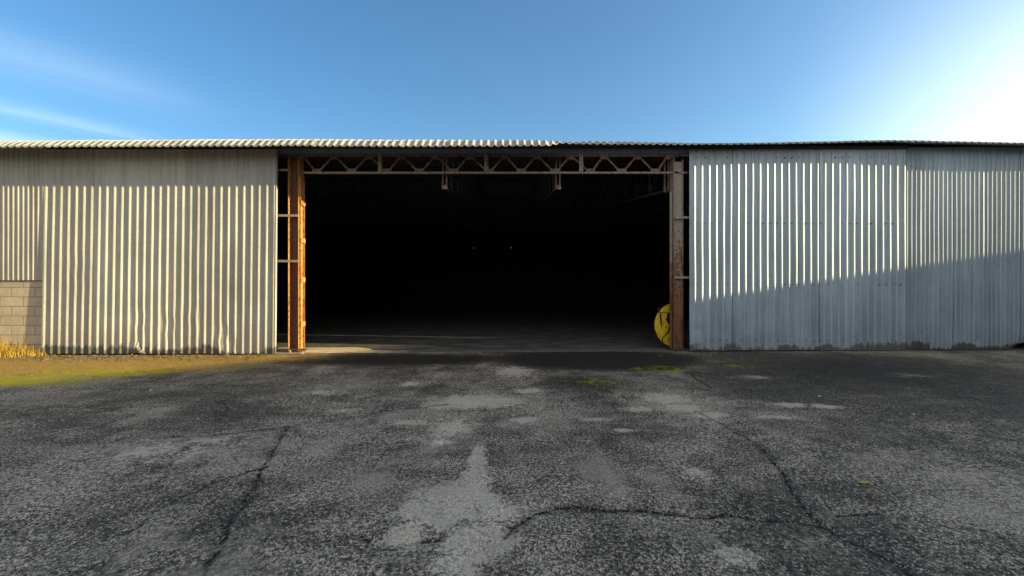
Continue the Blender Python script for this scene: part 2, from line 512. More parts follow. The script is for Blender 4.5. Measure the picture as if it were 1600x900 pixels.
k = NT('sandy_sill')
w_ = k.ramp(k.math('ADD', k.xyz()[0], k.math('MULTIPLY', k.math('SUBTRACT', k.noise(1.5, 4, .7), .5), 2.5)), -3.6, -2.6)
sunlit_tone = k.mix(k.ramp(k.noise(7, 5, .65), .3, .7), (.66, .54, .34), (.44, .36, .24))
shade_tone = k.mix(k.ramp(k.noise(5, 5, .65, sc=(1, 4, 1)), .3, .7), (.06, .058, .045), (.17, .16, .135))
M['sill'] = k.out(k.mix(w_, sunlit_tone, shade_tone), .9, 0, k.bump(k.noise(40, 4, .6), .3, .006))  # sunlit wedge at left and shade at right put into the sill colour
def sstep0(a, b, x):
    t = min(1, max(0, (x - a) / (b - a))); return t * t * (3 - 2 * t)
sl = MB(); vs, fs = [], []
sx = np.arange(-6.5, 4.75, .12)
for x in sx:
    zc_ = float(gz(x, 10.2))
    y0_ = 10.10 + .05 * nz(x * 1.7, 5); y1_ = 10.335 + .03 * nz(x * 2.3, 9) + .42 * sstep0(-3.4, -4.4, x)  # left end widened to the shape of the sunlit wedge
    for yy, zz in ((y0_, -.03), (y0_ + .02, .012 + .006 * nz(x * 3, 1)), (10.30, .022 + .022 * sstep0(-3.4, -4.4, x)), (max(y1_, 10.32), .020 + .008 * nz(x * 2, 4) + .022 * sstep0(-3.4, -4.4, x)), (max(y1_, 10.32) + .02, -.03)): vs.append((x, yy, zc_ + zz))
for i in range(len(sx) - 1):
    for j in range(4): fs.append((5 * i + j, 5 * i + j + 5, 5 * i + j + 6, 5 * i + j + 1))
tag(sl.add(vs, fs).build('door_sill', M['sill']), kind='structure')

# ------------------------------------------------------------------ warehouse
W = empty('warehouse', (0, 10.2, 0))
tag(W, 'long corrugated metal warehouse with wide open doorway and dark interior', 'warehouse')


def corrugated(name, mat, parent, x0, x1, zb, zt, ysurf, period, h, phase=0.0, dz=.25, dent=None, wob=.004, left_flank=True, zb_fun=None):
    """trapezoid sheet, ribs toward -Y"""
    prof = ((0, 0), (.13, 0), (.26, 0), (.52, 0), (.64, 1), (.69, 1), (.745, 1), (.90, 0))
    us = []
    k0 = int(math.floor((x0 - phase) / period)) - 1
    for k in range(k0, k0 + int((x1 - x0) / period) + 4):
        for f, d in prof:
            x = phase + (k + f) * period
            if x0 < x < x1: us.append((x, d))
    us = [(x0, us[0][1])] + us + [(x1, us[-1][1])]
    n = max(2, int((zt - zb) / dz))
    zs = [zb + (zt - zb) * (i / n) ** 1.0 for i in range(n + 1)]
    zs = sorted(set([zb, zb + .06, zb + .12, zb + .18] + [z for z in zs if z > zb + .2]))
    vs, fs = [], []
    for z in zs:
        for x, d in us:
            xx = x + wob * nz(x * 1.3, z * .8, 5)
            y = ysurf(x, z) - d * h + wob * 1.6 * nz(x * .9, z * .6, 9)
            zz = z
            if z == zb: zz = zb + (zb_fun(x) if zb_fun else 0)
            if dent: xx, y, zz = dent(xx, y, zz, d)
            vs.append((xx, y, zz))
    m = len(us)
    for j in range(len(zs) - 1):
        for i in range(m - 1):
            fs.append((j * m + i, j * m + i + 1, (j + 1) * m + i + 1, (j + 1) * m + i))
    return MB().add(vs, fs).build(name, mat, parent, solid=.0022)


# --- left sliding door
LX0, LX1 = -12.03, -6.075
LP = .196
def yl(x, z): return 9.835 + .014 * z


def dent_left(x, y, z, d):
    # bent-up corner at the foot
    xc, zc = at(209, 540, 9.8).x, 0.27
    xr = xc + .24 * min(1, max(0, 1 - z / zc))
    if z < zc and x < xr + .10:
        t = 1 - z / zc
        a = max(0, 1 - (xr - x) / (.12 + .40 * t)) if x <= xr else max(0, 1 - (x - xr) / .04)
        y += -.085 * t ** .6 * a + d * .022 * min(1, 3 * t * a)
        z += .03 * t * a
    # creased ribs
    for px, py, rad, amp in ((262, 512, .20, .030), (300, 505, .16, -.025), (350, 525, .15, .028), (345, 540, .12, -.03), (218, 505, .2, .022), (275, 500, .12, -.022), (120, 420, .3, .012), (366, 538, .10, .02)):
        c = at(px, py, 9.8)
        q = ((x - c.x) / rad) ** 2 + ((z - c.z) / (rad * 2.2)) ** 2
        e = math.exp(-q)
        y += amp * .65 * e
        x += amp * .6 * e * math.sin((z - c.z) * 9)
    return x, y, z


dl = empty('sliding_door', (0, 0, 0)); dl.parent = W; dl.location = Vector((-9.05, 9.9, 0)) - W.location
dl['label'] = 'left sliding door, warm sunlit and dented along its foot'
nsh = 5
for i in range(nsh):
    ph = LX1 - .002 - .92 * LP
    a = LX0 if i == 0 else ph + (.03 - 6 * (nsh - i)) * LP + LP; b = LX1 if i == nsh - 1 else ph + (.03 - 6 * (nsh - 1 - i)) * LP + LP
    off = .003 * (i % 2)
    corrugated('corrugated_sheet', M['galv_door'], dl, a, b - (.002 if i < nsh - 1 else 0), .02, 5.28,
               lambda x, z, off=off: yl(x, z) + off, LP, .022, ph - 35 * LP, .16, dent_left, wob=.0025,
               zb_fun=lambda x: .012 * nz(x * 4, 2))
fr = MB()
for z in (.12, 1.75, 3.4, 5.1):
    fr.box(LX0 + .03, LX1 - .03, yl(0, z) + .012, yl(0, z) + .06, z - .03, z + .03)
for x in (LX0 + .03, -9.05, LX1 - .07):
    fr.add([(x, 9.852, .05), (x + .05, 9.852, .05), (x + .05, 9.905, .05), (x, 9.905, .05), (x, 9.926, 5.25), (x + .05, 9.926, 5.25), (x + .05, 9.98, 5.25), (x, 9.98, 5.25)],
           [(0, 3, 2, 1), (4, 5, 6, 7), (0, 1, 5, 4), (1, 2, 6, 5), (2, 3, 7, 6), (3, 0, 4, 7)])
fr.build('door_frame', M['frame'], dl)
# folded edge strip of the door that catches the sun
ed = MB()
ed.add([(LX1 + .002, 9.815, .03), (LX1 + .010, 9.815, .03), (LX1 + .010, 9.88, .03), (LX1 + .002, 9.88, .03),
        (LX1 + .002, 9.889, 5.27), (LX1 + .010, 9.889, 5.27), (LX1 + .010, 9.955, 5.27), (LX1 + .002, 9.955, 5.27)],
       [(0, 3, 2, 1), (4, 5, 6, 7), (0, 1, 5, 4), (1, 2, 6, 5), (2, 3, 7, 6), (3, 0, 4, 7)])
ed.build('edge_strip', M['galv_door'], dl)

# --- right sliding door
RP = .1895
RX0 = at(1077.5, 450, 10.05).x
RX1 = RX0 + 29.925 * RP
def yr(x, z): return 10.05 + .002 * z


def dent_right(x, y, z, d):
    for px, py, rad, amp in ((1087, 532, .12, -.05), (1095, 520, .10, .03), (1165, 530, .12, -.02), (1270, 520, .14, .015), (1340, 515, .1, -.012)):
        c = at(px, py, 10.05)
        q = ((x - c.x) / rad) ** 2 + ((z - c.z) / (rad * 1.1)) ** 2
        y += amp * math.exp(-q)
    return x, y, z


dr = empty('sliding_door', (0, 0, 0)); dr.parent = W; dr.location = Vector(((RX0 + RX1) / 2, 10.1, 0)) - W.location
dr['label'] = 'right sliding door, blue grey with a slanting shadow across it'
for i in range(5):
    a = RX0 + 6 * RP * i; b = RX1 if i == 4 else RX0 + 6 * RP * (i + 1)
    gap = .008 if i < 4 else 0
    off = (.006, 0, .005, .001, .006)[i]
    corrugated('corrugated_sheet', M['galv_door_cool'], dr, a, b - gap, .068 + .004 * (i % 3), 5.33,
               lambda x, z, off=off: yr(x, z) + off, RP, .021, RX0 - .02 * RP, .18, dent_right, wob=.005,
               zb_fun=lambda x: .01 * nz(x * 5, 7))
fr = MB()
for z in (.2, 1.8, 3.4, 5.1): fr.box(RX0 + .03, RX1 - .03, 10.072, 10.115, z - .03, z + .03)
for x in (RX0 + .03, 7.5, RX1 - .08): fr.box(x, x + .05, 10.074, 10.113, .1, 5.3)
fr.build('door_frame', M['frame'], dr)
sc = MB()
for zz in (.33, 1.8, 3.4, 5.12):
    k = 0
    x = RX0 + .03
    while x < RX1:
        if random.random() < .7:
            s = .009
            sc.box(x - s, x + s, 10.040, 10.049 + .002 * zz, zz - s + random.uniform(-.02, .02), zz + s)
        x += RP
sc.build('screw', M['frame'], dr)['kind'] = 'stuff'

# --- cladding behind and beside the doors
XL, XR = -16.0, 16.5
def dent_none(x, y, z, d): return x, y, z
wx1 = LX0 + .02
corrugated('cladding_wall', M['galv_wall'], W, XL, wx1, 1.90, 5.42, lambda x, z: 9.888, .128, .0155, 0, .3, None, .003)['label'] = 'narrow ribbed cladding beyond the left door'
def dent_far(x, y, z, d):
    c = at(1590, 538, 10.12)
    if z < .42:
        e = math.exp(-((x - c.x - .25) / .34) ** 2)
        z += .22 * e * max(0, 1 - z / .42)
        y += .10 * e * max(0, 1 - z / .42)
    for px, py, rad, amp in ((1440, 534, .1, -.03), (1530, 532, .09, .03), (1490, 520, .12, .02)):
        c = at(px, py, 10.1)
        y += amp * math.exp(-((x - c.x) / rad) ** 2 - ((z - c.z) / rad) ** 2)
    return x, y, z
xs_ = [.03 + (round((v - .03) / .1185) + .1) * .1185 for v in (9.2, 10.83, 11.68, 12.52, 13.37, 14.9, XR)]
for i in range(len(xs_) - 1):
    corrugated('cladding_wall', M['galv_wall_green'], W, xs_[i], xs_[i + 1] - .006, .075, 5.42, lambda x, z, i=i: 10.14 + .004 * (i % 2), .1185, .0145, .03, .2, dent_far, .004,
               zb_fun=lambda x: .012 * nz(x * 3, 11))
bw = MB().box(XL, wx1, 9.90, 10.20, -.1, 1.885)
bw.build('block_wall', M['blocks'], W, bevel=.004)
fl_ = MB().bar((XL, 9.895, 1.892), (wx1 - .002, 9.895, 1.892), .010, .06, up=(0, 1, 0))
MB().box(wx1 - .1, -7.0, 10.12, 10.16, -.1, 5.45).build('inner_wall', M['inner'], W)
fl_.build('wall_flashing', M['frame'], W)

# --- roof: curved eave, corrugated fibre cement
EK = [(-400, 234), (0, 230.3), (200, 228.8), (430, 228), (600, 228.2), (780, 228.2), (855, 227.2), (880, 222.8), (900, 224.2), (1080, 225.5), (1250, 223.4), (1420, 219.6), (1500, 221.5), (1600, 223.6), (1900, 229)]
def lerp_tab(T, x):
    if x <= T[0][0]: return T[0][1]
    for (a, va), (b, vb) in zip(T[:-1], T[1:]):
        if x <= b:
            return va + (vb - va) * (x - a) / (b - a)
    return T[-1][1]
EY = [(-400, 9.22), (855, 9.23), (900, 9.66), (1900, 9.70)]
SL = [(-400, 1.0), (0, 1.05), (400, 1.1), (800, 1.05), (850, .95), (885, .42), (930, .60), (1000, .58), (1080, .46), (1160, .34), (1420, .30), (1900, .30)]
def sstep(a, b, x):
    t = min(1, max(0, (x - a) / (b - a))); return t * t * (3 - 2 * t)
pitch = .177
nsub = 10
ts = [0, .07, .14, .2, .26, .35, .5, .75, 1.0, 1.4, 1.8, 2.4, 3.2, 4.2, 5.5, 7.5, 9.5, 11.5, 12.7, 14, 17, 20, 25.6]
def roofz(z0, s0, t):
    # steep bent-down eave strip, then a gentle pitch
    if t < .20: z = z0 + s0 * t
    else:
        s1 = min(s0, .36); u = t - .20
        te = max(0.01, (s1 - .2) / .07)
        z = z0 + s0 * .20 + (s1 * u - .035 * u * u if u < te else s1 * te - .035 * te * te + .2 * (u - te))
    zc = 5.25 + .34 * min(t, 3.9) + .2 * max(0, t - 3.9)
    w = sstep(2.5, 7, t)
    z = z * (1 - w) + zc * w
    if t > 12.7: z = (5.25 + 1.326 + 1.76) - .2 * (t - 12.7)
    return z
vs, fs = [], []
nx = int((XR + .6 - (XL - .4)) / pitch * nsub)
cnt = nx + 1
rows = []
for j, t in enumerate(ts):
    for i in range(cnt):
        x = XL - .4 + i * pitch / nsub
        p = CX + x / 9.35 * F
        y0, z0 = lerp_tab(EY, p), EYE + (CY - lerp_tab(EK, p)) / F * lerp_tab(EY, p)
        # each sheet (six waves) sits a touch differently
        sh = math.floor(i / (nsub * 6))
        jt = .008 * nz(sh * 3.7, 1.3); jy = .03 * nz(sh * 5.1, 8.3)
        amp = .017 * (1 + .25 * nz(x * 2.1, 7.7)) if t < 10 else .015
        z = roofz(z0, lerp_tab(SL, p), t) + amp * (2.4 * (.5 + .5 * math.sin(2 * math.pi * i / nsub)) ** 2.0 - 1) + jt
        vs.append((x, y0 + t + (jy if j < 3 else 0) + .012 * nz(x * .7, 4), z))
for j in range(len(ts) - 1):
    for i in range(cnt - 1):
        fs.append((j * cnt + i, j * cnt + i + 1, (j + 1) * cnt + i + 1, (j + 1) * cnt + i))
MB().add(vs, fs).build('roof', M['roof'], W, solid=.007, smooth=True)

# eave purlin and door track under the overhang
MB().box(XL, XR, 10.19, 10.27, 5.27, 5.40).build('eave_fascia', M['fascia'], W)
MB().box(LX0, RX1, 9.99, 10.035, 5.335, 5.40).build('door_track', M['frame'], W)

# --- columns
YC = 10.06
cl0, cl1 = at(450, 450, YC).x, at(466.5, 450, YC).x
col = empty('column', (0, 0, 0)); col.parent = W; col.location = Vector(((cl0 + cl1) / 2, YC, 0)) - W.location
col['label'] = 'rusty orange column left of the doorway, lit by the low sun'
ztop = 5.15
MB().box(cl0, cl0 + .016, YC, YC + .27, .06, ztop).build('flange', M['rust_col'], col)
rf = MB()
rf.plate([(cl1 - .016, .06), (cl1, .06), (cl1, 4.25), (cl1, ztop), (cl1 - .016, ztop)], YC, YC + .27)
rf.build('flange', M['rust_col'], col)
MB().box(cl0 + .017, cl1 - .017, YC + .11, YC + .122, .06, ztop).build('web', M['rust_dark'], col)
# guide channel down the sunlit side
gd = MB()
gd.box(cl1 + .001, cl1 + .05, YC + .02, YC + .03, .12, 4.62).box(cl1 + .001, cl1 + .05, YC + .20, YC + .21, .12, 4.55)
gd.build('guide_rail', M['rust_col'], col)
for py in (316, 375, 437, 507):
    c = at(470, py, YC)
    MB().box(cl1 + .052, cl1 + .060, YC + .012, YC + .22, c.z - .06, c.z + .06).build('cleat', M['rust_col'], col)
MB().box(cl0 - .05, cl1 + .10, YC - .06, YC + .32, .035, .058).build('base_plate', M['frame'], col)

YD = 10.16
cr0, cr1 = at(1052.5, 450, YD).x, at(1067.5, 450, YD).x
col2 = empty('column', (0, 0, 0)); col2.parent = W; col2.location = Vector(((cr0 + cr1) / 2, YD, 0)) - W.location
col2['label'] = 'peeling pale column right of the doorway, red brown below'
MB().box(cr0, cr0 + .016, YD - .02, YD + .25, .09, 5.15).build('flange', M['peel_col'], col2)
MB().box(cr1 - .016, cr1, YD, YD + .25, .09, 5.1).build('flange', M['peel_col'], col2)
MB().box(cr0 + .017, cr1 - .017, YD + .03, YD + .042, .09, 5.05).build('web', M['peel_col'], col2)
gd = MB()
gd.box(cr0 - .085, cr0 - .04, YD + .03, YD + .042, .1, 4.25).box(cr0 - .039, cr0 - .001, YD + .08, YD + .092, .1, 4.3)
gd.build('guide_rail', M['peel_col'], col2)
MB().box(cr0 - .12, cr1 + .06, YD - .05, YD + .31, .065, .088).build('base_plate', M['frame'], col2)

# girts between the columns and the doors
for (pa, pb, py, Y, m) in ((429, 466, 337, 10.03, 'chord'), (429, 466, 408, 10.03, 'chord'), (429, 452, 266, 10.05, 'truss'), (1054, 1082, 340, 10.13, 'chord'), (1054, 1082, 433.5, 10.13, 'chord'), (1062, 1082, 243, 10.2, 'truss'), (1062, 1082, 270, 10.2, 'truss')):
    a, b = at(pa - (60 if pa < 500 else 0), py, Y), at(pb + (60 if pb > 1000 else 0), py, Y)
    gg = MB()
    gg.box(a.x, b.x, Y - .025, Y - .019, a.z - .03, a.z + .03)
    gg.box(a.x, b.x, Y - .0185, Y + .025, a.z + .024, a.z + .03)
    gg.build('girt', M[m], W)
# bottom guide rail
a = at(428, 546, 10.0)
MB().box(a.x - .5, at(478, 546, 10.0).x, 9.97, 10.0, .09, .125).build('bottom_rail', M['frame'], W)
MB().box(a.x - .3, at(476, 546, 10.0).x, 9.86, 9.98, .008, .03).box(a.x + .43, a.x + .47, 9.93, 9.96, .03, .09).build('floor_guide', M['chord'], W)

# --- lattice beam over the doorway
YT = 10.22
tr = empty('lattice_beam', (0, 0, 0)); tr.parent = W; tr.location = Vector((0, YT, 4.8)) - W.location
zt = at(0, 242.8, YT).z; zb = at(0, 270.3, YT).z
x0, x1 = at(452, 0, YT).x, at(1060, 0, YT).x
t_ = MB(); t_.box(x0, x1, YT - .03, YT - .022, zt - .04, zt + .03).box(x0, x1, YT - .0215, YT + .03, zt + .022, zt + .03); t_.build('top_chord', M['truss'], tr)
t_ = MB(); t_.box(x0, x1, YT - .03, YT - .022, zb - .022, zb + .026).box(x0, x1, YT - .0215, YT + .04, zb - .022, zb - .014); t_.build('bottom_chord', M['chord'], tr)
bg = [496, 550, 604, 656, 709, 764, 814, 867, 922, 971, 1024]
tg = [472.5, 522.5, 577, 628, 681, 734, 789, 839, 892, 944, 996, 1044]
for i, p in enumerate(bg):
    c = at(p, 267, YT)
    w = .125
    MB().plate([(c.x - w, zb + .027), (c.x + w, zb + .027), (c.x + w, zb + .098), (c.x + w * .82, zb + .104), (c.x - w * .9, zb + .104), (c.x - w, zb + .09)], YT - .036, YT - .029).build('gusset_plate', M['truss'], tr)
    for q, s in ((tg[i], -1), (tg[i + 1], 1)):
        d = at(q, 247, YT)
        A = (c.x + s * .06, YT - .012, zb + .05); B = (d.x - s * .06, YT - .012, zt - .06)
        MB().bar(A, B, .045, .008).build('diagonal', M['truss'], tr)
for p in tg:
    c = at(p, 247, YT)
    w = .10
    MB().plate([(c.x - w, zt - .041), (c.x - w, zt - .09), (c.x - w * .7, zt - .115), (c.x + w * .75, zt - .115), (c.x + w, zt - .085), (c.x + w, zt - .041)], YT - .036, YT - .029).build('gusset_plate', M['truss'], tr)
for p in (595, 760, 907.5):
    c = at(p, 250, YT)
    pm = MB().box(c.x - .052, c.x - .004, YT - .058, YT - .040, zb - .03, zt + .07).box(c.x + .006, c.x + .052, YT - .058, YT - .040, zb - .03, zt + .07)
    pm.box(c.x - .052, c.x + .052, YT - .0375, YT - .037, zb - .02, zt + .05)
    pm.build('post', M['chord'], tr)

# --- roof trusses running back into the hall
def truss_back(x, zstart, name='roof_truss'):
    r = empty(name, (0, 0, 0)); r.parent = W; r.location = Vector((x, 10.4, zstart)) - W.location
    bc, vb = MB(), MB()
    A = Vector((x, 10.36, zstart)); B = Vector((x, 22.0, zstart + 1.75)); C_ = Vector((x, 33.8, zstart + .3))
    bc.bar(A, B, .06, .06, up=(1, 0, 0)).bar(B, C_, .06, .06, up=(1, 0, 0))
    bc.build('bottom_chord', M['soot'], r)
    tc = MB()
    p0 = Vector((x, 10.36, 5.42)); p1 = Vector((x, 13.4, 6.30)); p2 = Vector((x, 22, 8.05)); p3 = Vector((x, 33.8, 5.75))
    tc.bar(p0, p1, .06, .06, up=(1, 0, 0)).bar(p1, p2, .06, .06, up=(1, 0, 0)).bar(p2, p3, .06, .06, up=(1, 0, 0))
    tc.build('top_chord', M['soot'], r)
    for kk in range(10):
        yy = 10.45 + kk * 1.28
        zz = zstart + 1.75 * (yy - 10.36) / 11.64
        zt_ = 5.42 + .29 * (yy - 10.36) if yy < 13.4 else 6.3 + .2035 * (yy - 13.4)
        m_ = M['truss'] if kk == 0 else M['soot']
        q = MB().bar((x - (.05 if kk == 0 else 0), yy, zz), (x - (.05 if kk == 0 else 0), yy, zt_), .04, .04)
        if kk == 0: q.bar((x + .05, yy, zz), (x + .05, yy, zt_), .04, .04).box(x - .08, x + .08, yy - .03, yy - .022, zz - .05, zz + .06)
        q.build('strut', m_, r)
        if kk < 9:
            MB().bar((x, yy + .05, zt_ - .03), (x, yy + 1.28, zz + .2), .03, .03).build('brace', M['soot'], r)
    return r
for x in (-1.83, 1.25, 4.20, -8.6, 7.4): truss_back(x, 4.42 if abs(x) < 3 else 4.33)

# --- shell of the hall: side walls, back wall with three small gaps of daylight, purlins
def gable(xa, xb):
    prof_ = [(10.27, -.1), (33.97, -.1), (33.97, 5.98), (22.5, 8.25), (21, 8.0), (15, 6.85), (13, 6.4), (11.5, 5.8), (10.27, 5.45)]
    n = len(prof_)
    vs = [(xa, y, z) for y, z in prof_] + [(xb, y, z) for y, z in prof_]
    fs = [tuple(range(n)), tuple(range(2 * n - 1, n - 1, -1))] + [(i, i + n, (i + 1) % n + n, (i + 1) % n) for i in range(n)]
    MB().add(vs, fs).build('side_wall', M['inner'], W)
gable(XL + .02, XL + .14)
gable(XR - .14, XR - .02)
holes = sorted([at(p, 387.3, 34.1).x for p in (618, 740, 799)])
hz = at(0, 387.3, 34.1).z
bk = MB().box(XL + .03, XR - .03, 33.98, 34.15, -.1, hz - .022).box(XL + .03, XR - .03, 33.98, 34.15, hz + .022, 6.1)
e = [XL + .03] + [v for h_ in holes for v in (h_ - .022, h_ + .022)] + [XR - .03]
for i in range(0, len(e), 2): bk.box(e[i], e[i + 1], 33.98, 34.15, hz - .0219, hz + .0219)
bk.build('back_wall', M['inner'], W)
for yy, zz in ((13.2, 6.05), (15.5, 6.55), (17.8, 7.0), (20.1, 7.45), (24.5, 7.4), (27, 6.9), (29.5, 6.4)):
    MB().box(XL + .2, XR - .2, yy, yy + .06, zz - .12, zz).build('purlin', M['soot'], W)

# ------------------------------------------------------------------ yellow round plate behind the right column
def yellow_plate():
    Yp = 10.52
    c = at(1058.5, 508, Yp)
    R = 35 * Yp / F
    k = NT('chipped_yellow_paint')
    f = k.ramp(k.math('SUBTRACT', k.noise(14, 6, .7), k.math('MULTIPLY', k.xyz()[2], .06)), .52, .62)
    M['yellow'] = k.out(k.mix(f, k.mix(k.noise(6, 3), (.95, .66, .010), (.85, .55, .01)), (.05, .03, .015)), .5, 0, k.bump(k.noise(25, 4), .2, .004))
    M['blackpaint'] = mat_simple('black_paint', (.012, .010, .014), (.02, .018, .018), 10, .6)
    r = empty('round_plate', (c.x, Yp, c.z - R))
    tag(r, 'yellow round steel plate with black curved markings, behind the pale peeling column', 'machine part')
    n = 72
    b = MB(); vs, fs = [], []
    ring = [(R * .2, -.004), (R * .90, 0.0), (R * .985, .004), (R, .02), (R, .055), (R * .93, .06)]
    for rr, dy in ring:
        for i in range(n):
            a = 2 * math.pi * i / n
            rad = rr
            if rr > R * .9 and 1.02 * math.pi < a < 1.3 * math.pi: rad = rr * (1 - .02 * math.sin(a * 30))
            vs.append((c.x + rad * math.cos(a), Yp + dy, c.z + rad * math.sin(a)))
    for j in range(len(ring) - 1):
        for i in range(n): fs.append((j * n + i, j * n + (i + 1) % n, (j + 1) * n + (i + 1) % n, (j + 1) * n + i))
    fs.append(tuple(range(n))[::-1]); fs.append(tuple((len(ring) - 1) * n + i for i in range(n)))
    xm = (1066 - CX) / F * Yp
    vs = [(min(x, xm + (y - Yp) * .001), y, z) for x, y, z in vs]
    b.add(vs, fs).build('disc', M['yellow'], r)
    P = lambda x, y: ((x - 1058.5) * Yp / F + c.x, (508 - y) * Yp / F + c.z)
    Z = lambda zx, zy: P(1010 + zx / 9, 460 + zy / 9)
    def mark(nm, pts, dy=.011): MB().plate([Z(*p) for p in pts][::-1], Yp - dy, Yp - .0055).build(nm, M['blackpaint'], r)
    mark('marking', [(182, 262), (205, 262), (212, 330), (214, 420), (222, 466), (206, 456), (190, 380)])
    mark('marking', [(292, 258), (335, 258), (335, 430), (318, 430), (300, 400), (285, 372), (262, 352), (284, 335)])
    mark('marking', [(320, 440), (338, 470), (318, 530), (270, 580), (226, 625), (226, 690), (214, 690), (214, 612), (262, 565), (300, 520)])
    mark('marking', [(150, 180), (192, 180), (185, 250), (160, 262)])
    mark('marking', [(275, 452), (286, 450), (288, 470), (277, 472)])
    mark('seam', [(190, 250), (330, 252), (330, 260), (190, 258)], .009)
    # stub axle and stand that carry the plate
    MB().tube([(c.x, Yp + .062, c.z), (c.x, Yp + .45, c.z)], .07, 16).build('axle', M['frame'], r)
    st = MB()
    zf = float(gz(c.x, 10.3)) + .03
    for s in (-1, 1):
        st.bar((c.x, Yp + .3, c.z), (c.x + s * .34, Yp + .3, zf), .06, .06)
    st.bar((c.x, Yp + .4, c.z), (c.x, Yp + 1.0, zf), .06, .06)
    st.build('stand', M['frame'], r)
yellow_plate()

# ------------------------------------------------------------------ grass, litter, chips
def leafmat(name, c1, c2, sc=9):
    k = NT(name)
    f = k.ramp(k.noise(sc, 3, .6), .3, .7)
    b = k.n('ShaderNodeBsdfPrincipled', Roughness=.7)
    cc = k.mix(f, c1, c2)
    k.set(b.inputs['Base Color'], cc); b.inputs['Specular IOR Level'].default_value = .2
    tr_ = k.n('ShaderNodeBsdfTranslucent'); k.set(tr_.inputs[0], cc)
    mx = k.n('ShaderNodeMixShader', i0=.35); k.t.links.new(b.outputs[0], mx.inputs[1]); k.t.links.new(tr_.outputs[0], mx.inputs[2])
    o = k.n('ShaderNodeOutputMaterial'); k.t.links.new(mx.outputs[0], o.inputs[0])
    return k.m
M['dry'] = leafmat('dry_grass', (.36, .25, .05), (.58, .43, .10))
M['green'] = leafmat('short_green_grass', (.16, .19, .008), (.42, .38, .03), 4)
M['mosst'] = leafmat('moss', (.05, .10, .008), (.10, .17, .015), 20)
M['litter'] = leafmat('dead_leaves', (.22, .14, .06), (.36, .27, .14), 30)


def blades(spec):
    b = MB()
    for (x, y, L, w, lean, az) in spec:
        z = float(gz(x, y)) - .01
        dx, dy = math.cos(az), math.sin(az)
        px_, py_ = -dy * w / 2, dx * w / 2
        vs = []
        for t in (0, .4, .75, 1):
            r_ = lean * L * t * t; h = L * (t - .35 * lean * t * t)
            ww = 1 - t * .95
            vs += [(x + dx * r_ + px_ * ww, y + dy * r_ + py_ * ww, z + h), (x + dx * r_ - px_ * ww, y + dy * r_ - py_ * ww, z + h)]
        b.add(vs, [(0, 1, 3, 2), (2, 3, 5, 4), (4, 5, 7, 6)])
    return b


sp = []
for i in range(7500):
    x = random.uniform(-15.8, -11.75); y = random.uniform(8.55, 9.93)
    # thin out towards the right and the yard
    lim = .9 + .35 * nz(x * 1.5, 2)
    d = (9.95 - y)
    if d > lim * min(1.0, max(.12, (-11.7 - x) / 1.1)): continue
    tall = min(1, (-11.5 - x) / 1.2) * (1 - .45 * d)
    cl = .5 + .5 * nz(x * 5, y * 5, 3)
    L = max(.08, random.uniform(.26, .68) * tall * (.6 + .7 * cl))
    if random.random() < .012: L *= 1.7
    sp.append((x, y, L, random.uniform(.008, .018), random.uniform(.15, 1.1), random.uniform(0, 6.28)))
o = blades(sp).build('dry_grass', M['dry']); tag(o, 'tall dry golden grass at the foot of the block wall', 'grass', kind='stuff')
sp = []
for i in range(42000):
    px, py = random.uniform(-80, 300), random.uniform(566, 611)
    x, y = onground(px, py)
    v = nz(x * 1.3, y * 2.0, 7) + .6 * nz(x * 5, y * 6, 1)
    mid = 596 - px * .07
    if v < -.25 + abs(py - mid) / 14 + max(0, px) / 420 - .25: continue
    cl = .55 + .6 * nz(x * 7, y * 7, 4)
    sp.append((x, y, random.uniform(.02, .075) * max(.3, cl), random.uniform(.006, .013), random.uniform(.3, 1.2), random.uniform(0, 6.28)))
o = blades(sp).build('short_grass', M['green']); tag(o, 'short yellow green grass creeping over the asphalt edge', 'grass', kind='stuff')
sp = []
for cx_, cy_, rx, ry, n in ((1040, 577, 30, 4.5, 900), (1005, 577, 22, 2, 120), (930, 599, 36, 6, 110), (1150, 574, 22, 3, 80)):
    for i in range(n):
        px, py = random.gauss(cx_, rx * .5), random.gauss(cy_, ry * .5)
        x, y = onground(px, py)
        if nz(x * 6, y * 6, 2) < -.1: continue
        sp.append((x, y, random.uniform(.012, .035), random.uniform(.008, .018), random.uniform(.3, 1.2), random.uniform(0, 6.28)))
o = blades(sp).build('moss', M['mosst']); tag(o, 'bright green moss patches before the doorway', 'moss', kind='stuff')
lt = MB()
for i in range(1000):
    x = random.uniform(-12.6, -6.2); y = random.triangular(9.0, 9.8, 9.72)
    if random.random() < .35: y = random.uniform(8.9, 9.7)
    z = float(gz(x, y)) + .006; s = random.uniform(.012, .05); a = random.uniform(0, 6.28)
    u = Vector((math.cos(a), math.sin(a), random.uniform(-.3, .5))) * s; v = Vector((-math.sin(a), math.cos(a), random.uniform(-.2, .6))) * s * random.uniform(.3, .7)
    c = Vector((x, y, z + abs(u.z) + abs(v.z) * .3))
    lt.add([c - u, c - v * .8, c + u, c + v], [(0, 1, 2, 3)])
o = lt.build('leaf_litter', M['litter'], solid=.002); tag(o, 'dead leaves and crumbs along the foot of the left door', 'leaf litter', kind='stuff')

